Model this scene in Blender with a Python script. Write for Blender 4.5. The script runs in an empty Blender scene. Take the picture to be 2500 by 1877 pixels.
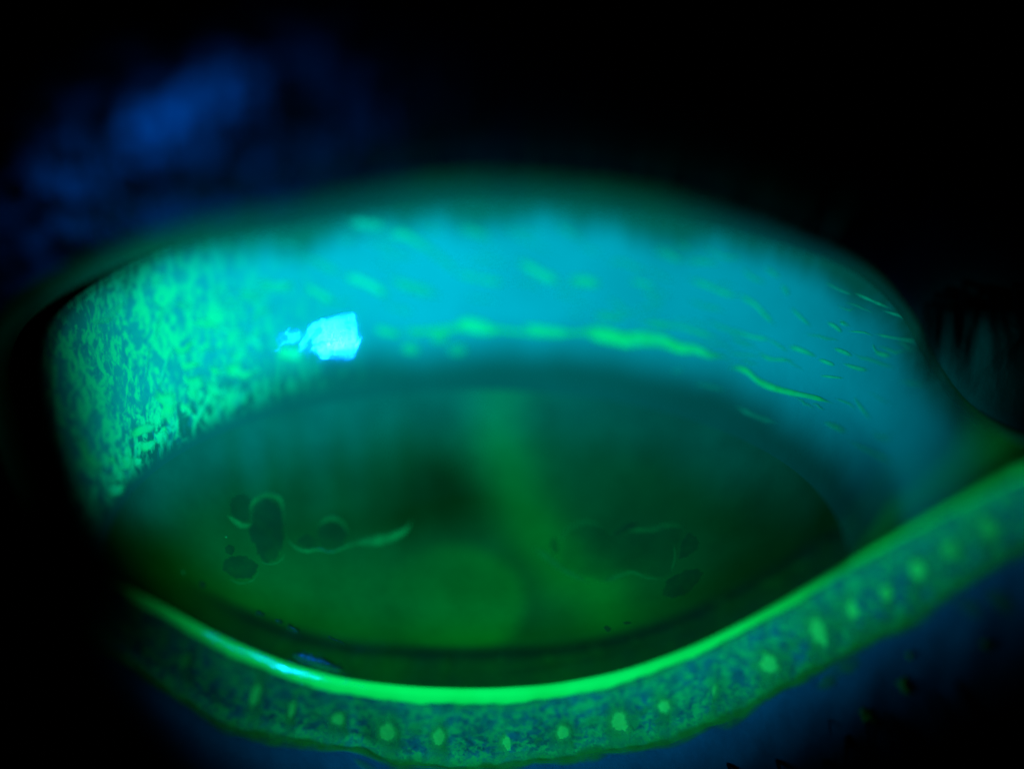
import bpy, math, random
import numpy as np
from mathutils import Vector

random.seed(7)
RNG = np.random.default_rng(7)
SC = bpy.context.scene
COL = SC.collection
MM = 0.001                      # everything below is laid out in millimetres

# ------------------------------------------------------------------ camera
FOCUS = 9.20                    # how far in front of the eye's centre the microscope is focused (mm)
DIST = 110.0                    # working distance to that plane
CX, CZ = 0.63, -4.92            # optical axis, relative to the eye's centre
PX = 0.007                      # mm for one photograph pixel at the focal plane
CAMY = -(DIST + FOCUS)
cam_d = bpy.data.cameras.new('camera')
cam = bpy.data.objects.new('camera', cam_d)
COL.objects.link(cam)
cam.location = (CX * MM, CAMY * MM, CZ * MM)
cam.rotation_euler = (math.pi / 2, 0, 0)
cam_d.sensor_width = 36.0
cam_d.lens = 36.0 * DIST / (2500 * PX)
cam_d.clip_start = 0.005
cam_d.clip_end = 2.0
cam_d.dof.use_dof = True
cam_d.dof.focus_distance = DIST * MM
cam_d.dof.aperture_fstop = 18.5
SC.camera = cam

# ------------------------------------------------------------------ world, lamp, exposure
w = bpy.data.worlds.new('World')
SC.world = w
w.use_nodes = True
w.node_tree.nodes['Background'].inputs[0].default_value = (0.0, 0.25, 0.5, 1)
w.node_tree.nodes['Background'].inputs[1].default_value = 0.0002

LAMP_TARGET = Vector((0.55, -9.5, -5.2))
LAMP_DIR = Vector((-0.53, -0.825, -0.180)).normalized()
LAMP_UP = Vector((0, 0, 1)); LAMP_SIDE = LAMP_DIR.cross(LAMP_UP).normalized() * -1
LAMP_ENERGY = 3.75
# the illuminator's split mirror: one cobalt-blue beam leaving through a few neighbouring openings
for du, dv, rad, part in ((-2, 0, .0010, .28), (4, -.3, .0011, .27), (10, 0, .0010, .20), (-16, 2.5, .0010, .10), (-21, 3, .0008, .07), (-2, 17, .0006, .03), (11, 16, .0009, .05)):
    lamp_d = bpy.data.lights.new('slit_lamp_beam', 'SPOT')
    lamp = bpy.data.objects.new('slit_lamp_beam', lamp_d)
    COL.objects.link(lamp)
    loc = LAMP_TARGET + LAMP_DIR * 120.0 + LAMP_SIDE * du + LAMP_UP * dv
    lamp.location = loc * MM
    lamp.rotation_euler = (LAMP_TARGET - loc).to_track_quat('-Z', 'Y').to_euler()
    lamp_d.color = (0.004, 0.20, 1.0)         # cobalt filter
    lamp_d.energy = LAMP_ENERGY * part
    lamp_d.spot_size = math.radians(6.9)
    lamp_d.spot_blend = 0.55
    lamp_d.shadow_soft_size = rad

SC.view_settings.view_transform = 'Standard'
SC.view_settings.look = 'None'
SC.view_settings.exposure = 0.0
SC.view_settings.gamma = 1.0
SC.view_settings.use_curve_mapping = False
SC.render.film_transparent = False
SC.cycles.transparent_max_bounces = 16
SC.cycles.max_bounces = 6
SC.cycles.diffuse_bounces = 0          # bounced light switched off so unlit parts stay black
SC.cycles.use_denoising = True

# ------------------------------------------------------------------ pixels <-> millimetres
K = 2500.0 / 2212.0
def pt(px, py, f):
    px = np.asarray(px, float); py = np.asarray(py, float); f = np.asarray(f, float)
    s = PX * (DIST + FOCUS - f) / DIST
    return np.stack([CX + (px - 1250) * s, -f + 0 * px, CZ - (py - 938.5) * s], -1)
def topx(P):
    s = PX * (DIST + FOCUS + P[..., 1]) / DIST
    return (P[..., 0] - CX) / s + 1250, 938.5 - (P[..., 2] - CZ) / s

# ------------------------------------------------------------------ the eye's surface
TH = math.radians(52)
G = np.array([0, -math.cos(TH), -math.sin(TH)])
E1 = np.array([1.0, 0, 0])
E2 = np.array([0, -math.sin(TH), math.cos(TH)])
RE, RC, AL, BL = 12.0, 8.2, 6.35, 5.65
BREF = math.asin(AL / RE)
CC = RE * math.cos(BREF) - math.sqrt(RC**2 - AL**2)
def beta(phi):
    r = AL * BL / np.sqrt((BL * np.cos(phi))**2 + (AL * np.sin(phi))**2)
    return np.arcsin(r / RE)
def rho_tp(tp):
    tp = tp / 1.20               # the bulge runs on a little under the overlapping conjunctiva
    q = np.maximum(RC**2 - (CC * np.sin(tp))**2, 0.0)
    rc = CC * np.cos(tp) + np.sqrt(q)
    x = (rc - RE) / 0.035
    return RE + 0.035 * np.logaddexp(0, x) - 0.0
def eye_coords(P):
    d = P / np.linalg.norm(P, axis=-1, keepdims=True)
    t = np.arccos(np.clip(d @ G, -1, 1))
    phi = np.arctan2(d @ E2, d @ E1)
    b = beta(phi)
    return np.where(t < b, t * BREF / b, BREF + (t - b) * (math.pi - BREF) / (math.pi - b)), phi
def fwd_eye(px, py):
    px = np.asarray(px, float).ravel(); py = np.asarray(py, float).ravel()
    hi = np.full(px.shape, 15.0); lo = np.full(px.shape, np.nan)
    def inside(f):
        P = pt(px, py, f)
        return np.linalg.norm(P, axis=-1) < rho_tp(eye_coords(P)[0])
    for f in np.arange(14.5, -0.01, -0.25):
        new = np.isnan(lo) & inside(np.full(px.shape, f))
        lo[new] = f; hi[new] = f + 0.25
    miss = np.isnan(lo); lo[miss] = 0.0; hi[miss] = 0.0
    for _ in range(16):
        mid = (lo + hi) / 2
        ins = inside(mid)
        lo = np.where(ins, mid, lo); hi = np.where(ins, hi, mid)
    return (lo + hi) / 2

# ------------------------------------------------------------------ mesh helpers
def link(o, parent=None):
    COL.objects.link(o)
    if parent is not None: o.parent = parent
    return o
def thing(name, label, cat, group=None, loc=(0, 0, 0)):
    o = bpy.data.objects.new(name, None)
    o.empty_display_size = 0.002
    o['label'] = label; o['category'] = cat
    if group: o['group'] = group
    return link(o)
def mesh_obj(name, verts, faces, mat, parent=None, attrs=None, cols=None, normals=None):
    me = bpy.data.meshes.new(name)
    me.from_pydata((np.asarray(verts) * MM).tolist(), [], faces)
    me.polygons.foreach_set('use_smooth', np.ones(len(me.polygons), bool))
    for k, v in (attrs or {}).items():
        a = me.attributes.new(k, 'FLOAT', 'POINT'); a.data.foreach_set('value', np.asarray(v, np.float32).ravel())
    for k, v in (cols or {}).items():
        a = me.attributes.new(k, 'FLOAT_COLOR', 'POINT')
        v = np.concatenate([v, np.ones((len(v), 1))], 1)
        a.data.foreach_set('color', v.astype(np.float32).ravel())
    me.update()
    if normals is not None:
        me.normals_split_custom_set_from_vertices(normals.tolist())
    me.materials.append(mat)
    return link(bpy.data.objects.new(name, me), parent)
def grid_faces(nr, nc, wrap=False, flip=False):
    j = np.arange(nc if wrap else nc - 1); i = np.arange(nr - 1)
    I, J = np.meshgrid(i, j, indexing='ij'); J2 = (J + 1) % nc
    q = np.stack([I * nc + J, I * nc + J2, (I + 1) * nc + J2, (I + 1) * nc + J], -1).reshape(-1, 4)
    if flip: q = q[:, ::-1]
    return q.tolist()
def spline(pts, n):
    p = np.asarray(pts, float)
    d = np.r_[0, np.cumsum(np.hypot(*np.diff(p[:, :2], axis=0).T))]
    t = np.linspace(0, d[-1], n)
    m = np.gradient(p, d, axis=0) if len(p) > 2 else np.repeat((p[1:] - p[:1]) / d[-1], 2, 0)
    k = np.clip(np.searchsorted(d, t, 'right') - 1, 0, len(d) - 2)
    h = (d[k + 1] - d[k])[:, None]; s = ((t - d[k])[:, None]) / h
    return ((2*s**3 - 3*s**2 + 1) * p[k] + (s**3 - 2*s**2 + s) * h * m[k]
            + (-2*s**3 + 3*s**2) * p[k + 1] + (s**3 - s**2) * h * m[k + 1])
def smooth(a, b, x):
    t = np.clip((x - a) / (b - a), 0, 1); return t * t * (3 - 2 * t)
def curve_fn(pts, sm=45):
    p = np.asarray(pts, float)
    xs = np.arange(-1600, 4100, 5.0)
    s0 = (p[1, 1] - p[0, 1]) / (p[1, 0] - p[0, 0]); s1 = (p[-1, 1] - p[-2, 1]) / (p[-1, 0] - p[-2, 0])
    y = np.interp(xs, p[:, 0], p[:, 1])
    y = np.where(xs < p[0, 0], p[0, 1] + 0.6 * s0 * (xs - p[0, 0]), y)
    y = np.where(xs > p[-1, 0], p[-1, 1] + 0.6 * s1 * (xs - p[-1, 0]), y)
    kk = np.exp(-0.5 * (np.arange(-60, 61) * 5 / sm)**2); kk /= kk.sum()
    y = np.convolve(np.pad(y, 60, 'edge'), kk, 'valid')
    return lambda x: np.interp(x, xs, y)
def wob(x, seed, scales=((90, 1.0), (41, .6), (23, .4), (11, .25))):
    r = np.random.default_rng(seed); o = 0
    for s, a in scales: o = o + a * np.sin(x / s * (1 + .3 * r.random()) + r.random() * 6.28)
    return o

# ------------------------------------------------------------------ materials
def new_mat(name):
    m = bpy.data.materials.new(name); m.use_nodes = True
    nt = m.node_tree; nt.nodes.clear()
    out = nt.nodes.new('ShaderNodeOutputMaterial')
    return m, nt, out
def N(nt, typ, **kw):
    n = nt.nodes.new(typ)
    for k, v in kw.items():
        if k.startswith('i_'): n.inputs[k[2:].replace('_', ' ')].default_value = v
        else: setattr(n, k, v)
    return n
def principled(nt, rough=.2, spec=.5, coat=0.0, ior=1.36, sss=0.0):
    p = nt.nodes.new('ShaderNodeBsdfPrincipled')
    p.inputs['Roughness'].default_value = rough
    p.inputs['IOR'].default_value = ior
    p.inputs['Specular IOR Level'].default_value = spec
    p.inputs['Coat Weight'].default_value = coat
    p.inputs['Coat Roughness'].default_value = 0.03
    p.inputs['Coat IOR'].default_value = 1.34
    if sss:
        p.inputs['Subsurface Weight'].default_value = sss
        p.inputs['Subsurface Radius'].default_value = (1, 1, .7)
        p.inputs['Subsurface Scale'].default_value = 0.0003
    return p
def obj_coords(nt, scale=(1, 1, 1), rot=(0, 0, 0)):
    tc = nt.nodes.new('ShaderNodeTexCoord')
    mp = nt.nodes.new('ShaderNodeMapping')
    mp.inputs['Scale'].default_value = [s * 1000 for s in scale]     # object space in millimetres
    mp.inputs['Rotation'].default_value = rot
    nt.links.new(tc.outputs['Object'], mp.inputs['Vector'])
    return mp.outputs['Vector']
def noise(nt, vec, scale, detail=3, rough=.55, dist=0.0):
    n = nt.nodes.new('ShaderNodeTexNoise')
    n.inputs['Scale'].default_value = scale; n.inputs['Detail'].default_value = detail
    n.inputs['Roughness'].default_value = rough; n.inputs['Distortion'].default_value = dist
    nt.links.new(vec, n.inputs['Vector'])
    return n.outputs['Fac']
def maprange(nt, v, a, b, c=0.0, d=1.0):
    n = nt.nodes.new('ShaderNodeMapRange'); n.interpolation_type = 'SMOOTHSTEP'
    for i, x in enumerate((a, b, c, d)): n.inputs[i + 1].default_value = x
    nt.links.new(v, n.inputs[0]); return n.outputs[0]
def math_n(nt, op, a, b):
    n = nt.nodes.new('ShaderNodeMath'); n.operation = op
    for i, x in enumerate((a, b)):
        if isinstance(x, (int, float)): n.inputs[i].default_value = x
        else: nt.links.new(x, n.inputs[i])
    return n.outputs[0]
def mix(nt, fac, a, b, mode='MIX'):
    n = nt.nodes.new('ShaderNodeMix'); n.data_type = 'RGBA'; n.blend_type = mode
    for i, x in ((0, fac), (6, a), (7, b)):
        if isinstance(x, (int, float)): n.inputs[i].default_value = x
        elif isinstance(x, tuple): n.inputs[i].default_value = (*x, 1)
        else: nt.links.new(x, n.inputs[i])
    return n.outputs[2]
def attr(nt, name):
    n = nt.nodes.new('ShaderNodeAttribute'); n.attribute_name = name; return n
def bump(nt, h, strength, dist_mm):
    n = nt.nodes.new('ShaderNodeBump'); n.inputs['Strength'].default_value = strength
    n.inputs['Distance'].default_value = dist_mm * MM
    nt.links.new(h, n.inputs['Height']); return n.outputs['Normal']

GREEN = (0.06, 0.86, 0.030)
def mat_sclera():
    m, nt, out = new_mat('wet_conjunctiva')
    v = obj_coords(nt)
    cloud = noise(nt, v, .45, 3)
    c = mix(nt, 1.0, attr(nt, 'Col').outputs['Color'],
            mix(nt, maprange(nt, cloud, .3, .7), (.80, .84, .82), (1.0, 1.0, 1.0)), 'MULTIPLY')
    # fine reticulated dye in the loose folds beside the cornea
    vr = obj_coords(nt, (1.0, .5, .42), (0, math.radians(-10), 0))
    n1 = noise(nt, vr, 4.8, 3, .55, 1.2)
    n2 = noise(nt, vr, 11.0, 2, .5, .6)
    cells = math_n(nt, 'ADD', math_n(nt, 'MULTIPLY', n1, .66), math_n(nt, 'MULTIPLY', n2, .34))
    net = maprange(nt, cells, .43, .57)
    ret = math_n(nt, 'MULTIPLY', attr(nt, 'ret').outputs['Fac'], math_n(nt, 'ADD', math_n(nt, 'MULTIPLY', net, .88), .06))
    c = mix(nt, ret, c, (.03, .78, .068))
    dark = maprange(nt, noise(nt, vr, 5.2, 3, .6, 1.4), .36, .47, 1.0, 0.0)
    c = mix(nt, math_n(nt, 'MULTIPLY', dark, math_n(nt, 'MULTIPLY', attr(nt, 'ret').outputs['Fac'], .5)), c, (0, .26, .07))
    p = principled(nt, .045, .5)
    nt.links.new(c, p.inputs['Base Color'])
    h = math_n(nt, 'ADD', noise(nt, v, 1.4, 4, .6, .5), math_n(nt, 'MULTIPLY', cells, attr(nt, 'ret').outputs['Fac']))
    nt.links.new(bump(nt, h, .25, .03), p.inputs['Normal'])
    nt.links.new(p.outputs[0], out.inputs[0]); return m
def mat_cornea():
    m, nt, out = new_mat('cornea_with_dyed_film')
    v = obj_coords(nt)
    c = mix(nt, 1.0, attr(nt, 'Col').outputs['Color'],
            mix(nt, maprange(nt, noise(nt, v, .9, 4, .6), .25, .75), (.78, .78, .78), (1.08, 1.08, 1.08)), 'MULTIPLY')
    p = principled(nt, .05, .5)
    nt.links.new(c, p.inputs['Base Color'])
    nt.links.new(bump(nt, noise(nt, v, 2.2, 3, .6), .15, .02), p.inputs['Normal'])
    t = nt.nodes.new('ShaderNodeBsdfTransparent')
    ms = nt.nodes.new('ShaderNodeMixShader'); ms.inputs[0].default_value = .80
    nt.links.new(t.outputs[0], ms.inputs[1]); nt.links.new(p.outputs[0], ms.inputs[2])
    nt.links.new(ms.outputs[0], out.inputs[0]); return m
def mat_iris():
    m, nt, out = new_mat('iris_fibres')
    v = obj_coords(nt)
    p = principled(nt, .5, .3)
    nt.links.new(mix(nt, maprange(nt, noise(nt, v, 1.6, 4), .3, .7), (.004, .05, .010), (.01, .12, .02)), p.inputs['Base Color'])
    nt.links.new(p.outputs[0], out.inputs[0]); return m
def mat_plain(name, col, col2, scale=1.0, rough=.5, spec=.4, bmp=0.0, sss=0.0, bscale=3.0):
    m, nt, out = new_mat(name)
    v = obj_coords(nt)
    p = principled(nt, rough, spec, sss=sss)
    nt.links.new(mix(nt, maprange(nt, noise(nt, v, scale, 4, .6), .3, .7), col, col2), p.inputs['Base Color'])
    if bmp: nt.links.new(bump(nt, noise(nt, v, bscale, 5, .6), bmp, .08), p.inputs['Normal'])
    nt.links.new(p.outputs[0], out.inputs[0]); return m
def mat_soft(name, col, col2, scale=3.0, rough=.4, spec=.12, grain=.35):
    """a film that thins out to nothing at its rim (attribute 'alpha')"""
    m, nt, out = new_mat(name)
    v = obj_coords(nt)
    p = principled(nt, rough, spec)
    nz = noise(nt, v, scale, 4, .6)
    nt.links.new(mix(nt, maprange(nt, nz, .3, .7), col, col2), p.inputs['Base Color'])
    a = math_n(nt, 'MULTIPLY', attr(nt, 'alpha').outputs['Fac'], maprange(nt, noise(nt, v, scale * 1.7, 3), .3, .62, 1 - grain, 1.0))
    t = nt.nodes.new('ShaderNodeBsdfTransparent')
    ms = nt.nodes.new('ShaderNodeMixShader')
    nt.links.new(a, ms.inputs[0])
    nt.links.new(t.outputs[0], ms.inputs[1]); nt.links.new(p.outputs[0], ms.inputs[2])
    nt.links.new(ms.outputs[0], out.inputs[0]); return m
def mat_margin():
    m, nt, out = new_mat('lid_margin')
    v = obj_coords(nt)
    big = maprange(nt, noise(nt, v, 1.1, 3, .6, .4), .34, .66)
    mid = maprange(nt, noise(nt, v, 5.2, 4, .7, .6), .42, .58)
    c = mix(nt, big, (.004, .19, .062), (.010, .24, .036))
    c = mix(nt, math_n(nt, 'MULTIPLY', mid, .85), c, (.05, .60, .035))
    drk = maprange(nt, noise(nt, v, 8.5, 3, .65, .5), .38, .48, 1, 0)
    c = mix(nt, math_n(nt, 'MULTIPLY', drk, .75), c, (.0, .10, .034))
    c = mix(nt, math_n(nt, 'MULTIPLY', attr(nt, 'edge').outputs['Fac'], maprange(nt, noise(nt, v, 3, 3), .3, .6, .45, 1.0)), c, (.05, .36, .012))
    p = principled(nt, .5, .08)
    nt.links.new(c, p.inputs['Base Color'])
    nt.links.new(bump(nt, noise(nt, v, 6, 4, .6), .35, .05), p.inputs['Normal'])
    nt.links.new(p.outputs[0], out.inputs[0]); return m
def mat_meniscus():
    m, nt, out = new_mat('dyed_tears')
    v = obj_coords(nt)
    p = principled(nt, .06, .7, ior=1.34)
    nt.links.new(mix(nt, maprange(nt, noise(nt, v, .7, 3), .3, .7), (.02, .86, .022), (.03, .98, .03)), p.inputs['Base Color'])
    nt.links.new(p.outputs[0], out.inputs[0]); return m

M_SCL, M_COR, M_IRIS = mat_sclera(), mat_cornea(), mat_iris()
M_PUPIL = mat_plain('pupil_dark', (0, .004, .001), (0, .008, .002))
M_DYE = mat_soft('pooled_dye', (.03, .90, .055), (.02, .80, .08), 2.5, grain=.2)
M_DYE2 = mat_soft('thin_dye', (.02, .80, .10), (.02, .72, .08), 2.5, grain=.3)
M_FLAKE = mat_soft('film_gap_dark', (0, .030, .004), (0, .042, .005), 1.8, .3, .15, .45)
M_RIDGE = mat_soft('film_ridge', (0, .26, .012), (0, .18, .010), 3.0, .3, .15, .5)
M_ROLL = mat_plain('glint_roll', (0, .03, .003), (0, .04, .004), 2, .09, 1.0, .6, bscale=9)
M_MARGIN, M_MEN = mat_margin(), mat_meniscus()
M_ORI = mat_soft('gland_secretion', (.6, .95, .04), (.3, .95, .045), 9.0, .3, .4, .15)
M_TAIL = mat_soft('dye_on_margin', (.10, .55, .03), (.04, .45, .04), 5.0, .35, .35, .5)
M_LINE = mat_soft('stained_lid_line', (.16, .26, .006), (.06, .34, .012), 2.2, .5, .3, .5)
M_SKIN = mat_plain('lid_skin', (.010, .125, .066), (.014, .095, .052), 1.3, .55, .12, .5, bscale=2.4)
def mat_uskin():
    m, nt, out = new_mat('upper_lid_skin')
    v = obj_coords(nt)
    c = mix(nt, maprange(nt, noise(nt, v, .6, 4), .3, .7), (.0, .0008, .0006), (.0, .002, .0015))
    c = mix(nt, math_n(nt, 'MULTIPLY', attr(nt, 'pale').outputs['Fac'], maprange(nt, noise(nt, obj_coords(nt, (1.0, 1.0, 2.2), (0, math.radians(32), 0)), 1.1, 4, .6, .4), .40, .62)), c, (.004, .26, .32))  # lit patches of the fold painted over near-black skin
    c = mix(nt, attr(nt, 'dyed').outputs['Fac'], c, (.002, .15, .030))  # lit skin between the corner lashes, painted as a green patch
    p = principled(nt, .7, .04)
    nt.links.new(c, p.inputs['Base Color'])
    nt.links.new(bump(nt, noise(nt, v, 1.2, 5, .6), .7, .08), p.inputs['Normal'])
    nt.links.new(p.outputs[0], out.inputs[0]); return m
M_USKIN = mat_uskin()
def mat_umargin():
    m, nt, out = new_mat('upper_lid_margin')
    v = obj_coords(nt)
    c = mix(nt, attr(nt, 'dyed').outputs['Fac'], (.0005, .010, .001), (.002, .12, .007))
    c = mix(nt, 1.0, c, mix(nt, maprange(nt, noise(nt, v, .8, 3), .3, .7), (.6, .6, .6), (1.1, 1.1, 1.1)), 'MULTIPLY')
    p = principled(nt, .4, .2)
    nt.links.new(c, p.inputs['Base Color'])
    nt.links.new(p.outputs[0], out.inputs[0]); return m
M_UMARG = mat_umargin()
M_HAIR = mat_plain('eyelash_hair', (.001, .003, .001), (.002, .005, .001), 2, .45, .2)
M_CRUST = mat_plain('lash_crust', (.30, .30, .004), (.10, .20, .006), 4, .6, .3, .6)

# ------------------------------------------------------------------ eyeball
eyeball = thing('eyeball', 'wet eyeball glowing cyan white with dark green dyed cornea, turned downwards', 'eye')
NS = 760
phi = np.linspace(-math.pi, math.pi, NS, endpoint=False)
tpc = np.linspace(0.0005, BREF, 170)
tps = np.r_[np.linspace(BREF, BREF + .80, 150), np.linspace(BREF + .84, math.pi - .001, 26)]
def eye_grid(tps_):
    T, PH = np.meshgrid(tps_, phi, indexing='ij')
    b = beta(PH)
    t = np.where(T <= BREF, T * b / BREF, b + (T - BREF) * (math.pi - b) / (math.pi - BREF))
    d = np.cos(t)[..., None] * G + np.sin(t)[..., None] * (np.cos(PH)[..., None] * E1 + np.sin(PH)[..., None] * E2)
    return d * rho_tp(T)[..., None], T, PH
def eye_normals(P, tps_):
    e = 1e-3
    A, _, _ = eye_grid(tps_ + e); B, _, _ = eye_grid(np.maximum(tps_ - e, 1e-5))
    dphi = (np.roll(P, -1, 1) - np.roll(P, 1, 1))
    n = np.cross(A - B, dphi); n /= np.linalg.norm(n, axis=-1, keepdims=True) + 1e-12
    s = np.sign((n * P).sum(-1, keepdims=True)); return n * s

def gauss(px, py, x, y, sx, sy=None, rot=0.0):
    sy = sy or sx
    dx, dy = px - x, py - y
    c, s = math.cos(math.radians(rot)), math.sin(math.radians(rot))
    u, v = dx * c + dy * s, -dx * s + dy * c
    return np.exp(-.5 * ((u / sx)**2 + (v / sy)**2))
def seg_dist(px, py, pts):
    best = np.full(px.shape, 1e9)
    p = np.asarray(pts, float)
    for a, b in zip(p[:-1], p[1:]):
        d = b - a; t = np.clip(((px - a[0]) * d[0] + (py - a[1]) * d[1]) / (d @ d), 0, 1)
        best = np.minimum(best, np.hypot(px - a[0] - t * d[0], py - a[1] - t * d[1]))
    return best

# curves of the lower lid (photograph pixels): top edge of the tear strip, inner and outer lid edge
TOP = curve_fn([(215,1392),(384,1475),(542,1562),(700,1627),(848,1666),(1017,1684),(1187,1688),(1356,1677),(1526,1643),(1695,1582),(1865,1497),(2034,1400),(2260,1271),(2500,1150)])
THK = curve_fn([(215,6),(300,12),(384,22),(542,26),(700,27),(848,27),(1187,27),(1500,21),(1700,16),(1865,14),(2034,12),(2260,10),(2500,10)])
OUT0 = curve_fn([(192,1570),(339,1645),(452,1724),(588,1792),(723,1818),(881,1842),(960,1868),(1130,1877),(1300,1870),(1469,1846),(1639,1808),(1808,1745),(1921,1684),(2034,1618),(2147,1560),(2260,1498),(2373,1420),(2500,1350)], 28)
def INN(x): return TOP(x) + THK(x)
def OUTR(x): return OUT0(x) + 5 * wob(x, 3)

# edge of the upper lid (photograph pixels)
UB = spline([(30,1490),(110,1395),(125,1260),(75,1115),(38,1000),(18,905),(50,805),(135,728),(270,658),(435,606),(680,562),(960,515),(1240,497),(1470,518),(1700,552),(1920,602),(2100,672),(2200,768),(2262,880),(2335,985),(2460,1070),(2680,1110)], 300)
for _ in range(6): UB[1:-1] = (UB[:-2] + 2 * UB[1:-1] + UB[2:]) / 4

# sclera
P, T, PH = eye_grid(tps)
px, py = topx(P)
lim = (T - BREF) * RE
base = np.array([.0, .45, .124])
cl = np.zeros(P.shape) + base
left = gauss(px, py, 230, 930, 300, 300)[..., None]
cl = cl * (1 - .85 * left) + np.array([.0, .33, .065]) * (.85 * left)
zone = (1 - smooth(.25, 1.25, lim + .05 * wob(PH * 400, 5)))[..., None]           # translucent limbus over the dark iris
cl = cl * (1 - zone) + np.array([.0, .110, .022]) * zone
dl = np.full(px.shape, 1e9)                       # dye tint plus soft lid shade, painted darker along the upper lid
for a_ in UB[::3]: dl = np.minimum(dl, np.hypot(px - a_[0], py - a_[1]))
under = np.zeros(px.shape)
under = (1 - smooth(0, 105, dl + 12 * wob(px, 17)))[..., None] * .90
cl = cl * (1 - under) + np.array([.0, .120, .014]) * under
ret = np.clip(1.15 * gauss(px, py, 290, 930, 210, 210) + .8 * gauss(px, py, 300, 1150, 100, 130) + .55 * gauss(px, py, 460, 830, 190, 110), 0, 1)
ret *= smooth(.05, .5, lim) * (1 - .75 * under[..., 0])
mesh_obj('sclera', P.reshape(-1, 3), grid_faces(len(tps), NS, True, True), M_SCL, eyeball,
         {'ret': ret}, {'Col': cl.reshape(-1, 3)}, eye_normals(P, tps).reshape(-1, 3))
sclera = eyeball.children[0]

# cornea with its dyed tear film
P, T, PH = eye_grid(tpc)
px, py = topx(P)
x, y = px / K, py / K
lim = (BREF - T) * RE
g = np.full(x.shape, .060); b = np.full(x.shape, .0035)
rim = 1 - smooth(0, 1.5, lim + .1 * wob(PH * 300, 9))
g += .045 * rim**1.5; b += .013 * rim**1.5
up = gauss(x, y, 800, 900, 330, 110); g += .030 * up; b += .009 * up
# brighter green band, disc and patches in the film colour
d = seg_dist(x, y, [(1085, 850), (1075, 930), (1110, 1050), (1165, 1160), (1230, 1240), (1300, 1290)])
g += .080 * np.exp(-(d / 70)**2)
d = np.hypot((x - 985) / 1.25, (y - 1300)) + 4 * wob(x + y, 6, ((90, 1), (57, .7)))
disc = (1 - smooth(98, 142, d)); g += .055 * disc * smooth(800, 1110, x) + .004 * disc
g += .035 * gauss(x, y, 760, 1290, 260, 70, 8) + .03 * gauss(x, y, 1330, 1290, 120, 60, -15)
dk = (1 - .30 * gauss(x, y, 770, 1135, 130, 26, -8)) * (1 - .62 * gauss(x, y, 965, 1040, 75, 45, 40)) * (1 - .40 * gauss(x, y, 900, 1085, 90, 55, 20)); g *= dk; b *= dk**1.6
for sx_, w_ in ((505, 16), (640, 22), (735, 18), (815, 26), (590, 14), (880, 18)):  # dark bars: lash reflections painted into the film colour
    dk = 1 - .17 * gauss(x, y, sx_ + 4 * np.sin(y / 40), 1030, w_, 85); g *= dk; b *= dk**2
dk = (1 - .45 * smooth(1380, 1800, x) * smooth(900, 1150, y)) * (1 - .35 * smooth(480, 300, x) * smooth(1050, 1200, y)); g *= dk; b *= dk**2
# thin dark line and dim band over the tear strip
h = (TOP(px) - py) / K
band = 1 - smooth(70, 105, h); g = g * (1 - band) + (.052 + .006 * wob(x, 4)) * band
g *= 1 - .60 * np.exp(-((h - 76 - 6 * np.sin(x / 130)) / 17)**2) * smooth(330, 620, x)
g *= 1 - .25 * np.exp(-((h - 40 - 5 * np.sin(x / 90)) / 9)**2) * smooth(900, 1300, x)
b = b * (.40 + .60 * smooth(80, 190, h))
cc = np.stack([0 * g, np.clip(g, .008, 1) * 1.22, b * 1.2], -1)
cornea = mesh_obj('cornea', P.reshape(-1, 3), grid_faces(len(tpc), NS, True, True), M_COR, eyeball, None,
                  {'Col': cc.reshape(-1, 3)}, eye_normals(P, tpc).reshape(-1, 3))

# iris and pupil behind the cornea
def disc_ring(r0, r1, depth0, depth1, n=96, m=14):
    r = np.linspace(r0, r1, m); a = np.linspace(0, 2 * math.pi, n, endpoint=False)
    R, A = np.meshgrid(r, a, indexing='ij')
    dd = depth0 + (depth1 - depth0) * (R - r0) / (r1 - r0) + .03 * np.sin(A * 37) * np.sin(R * 5)
    return (dd[..., None] * G + R[..., None] * (np.cos(A)[..., None] * E1 + .9 * np.sin(A)[..., None] * E2)).reshape(-1, 3), grid_faces(m, n, True)
v_, f_ = disc_ring(1.9, 6.0, 10.0, 9.75); mesh_obj('iris', v_, f_, M_IRIS, eyeball)
v_, f_ = disc_ring(.01, 2.1, 9.9, 9.8); mesh_obj('pupil', v_, f_, M_PUPIL, eyeball)

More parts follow.
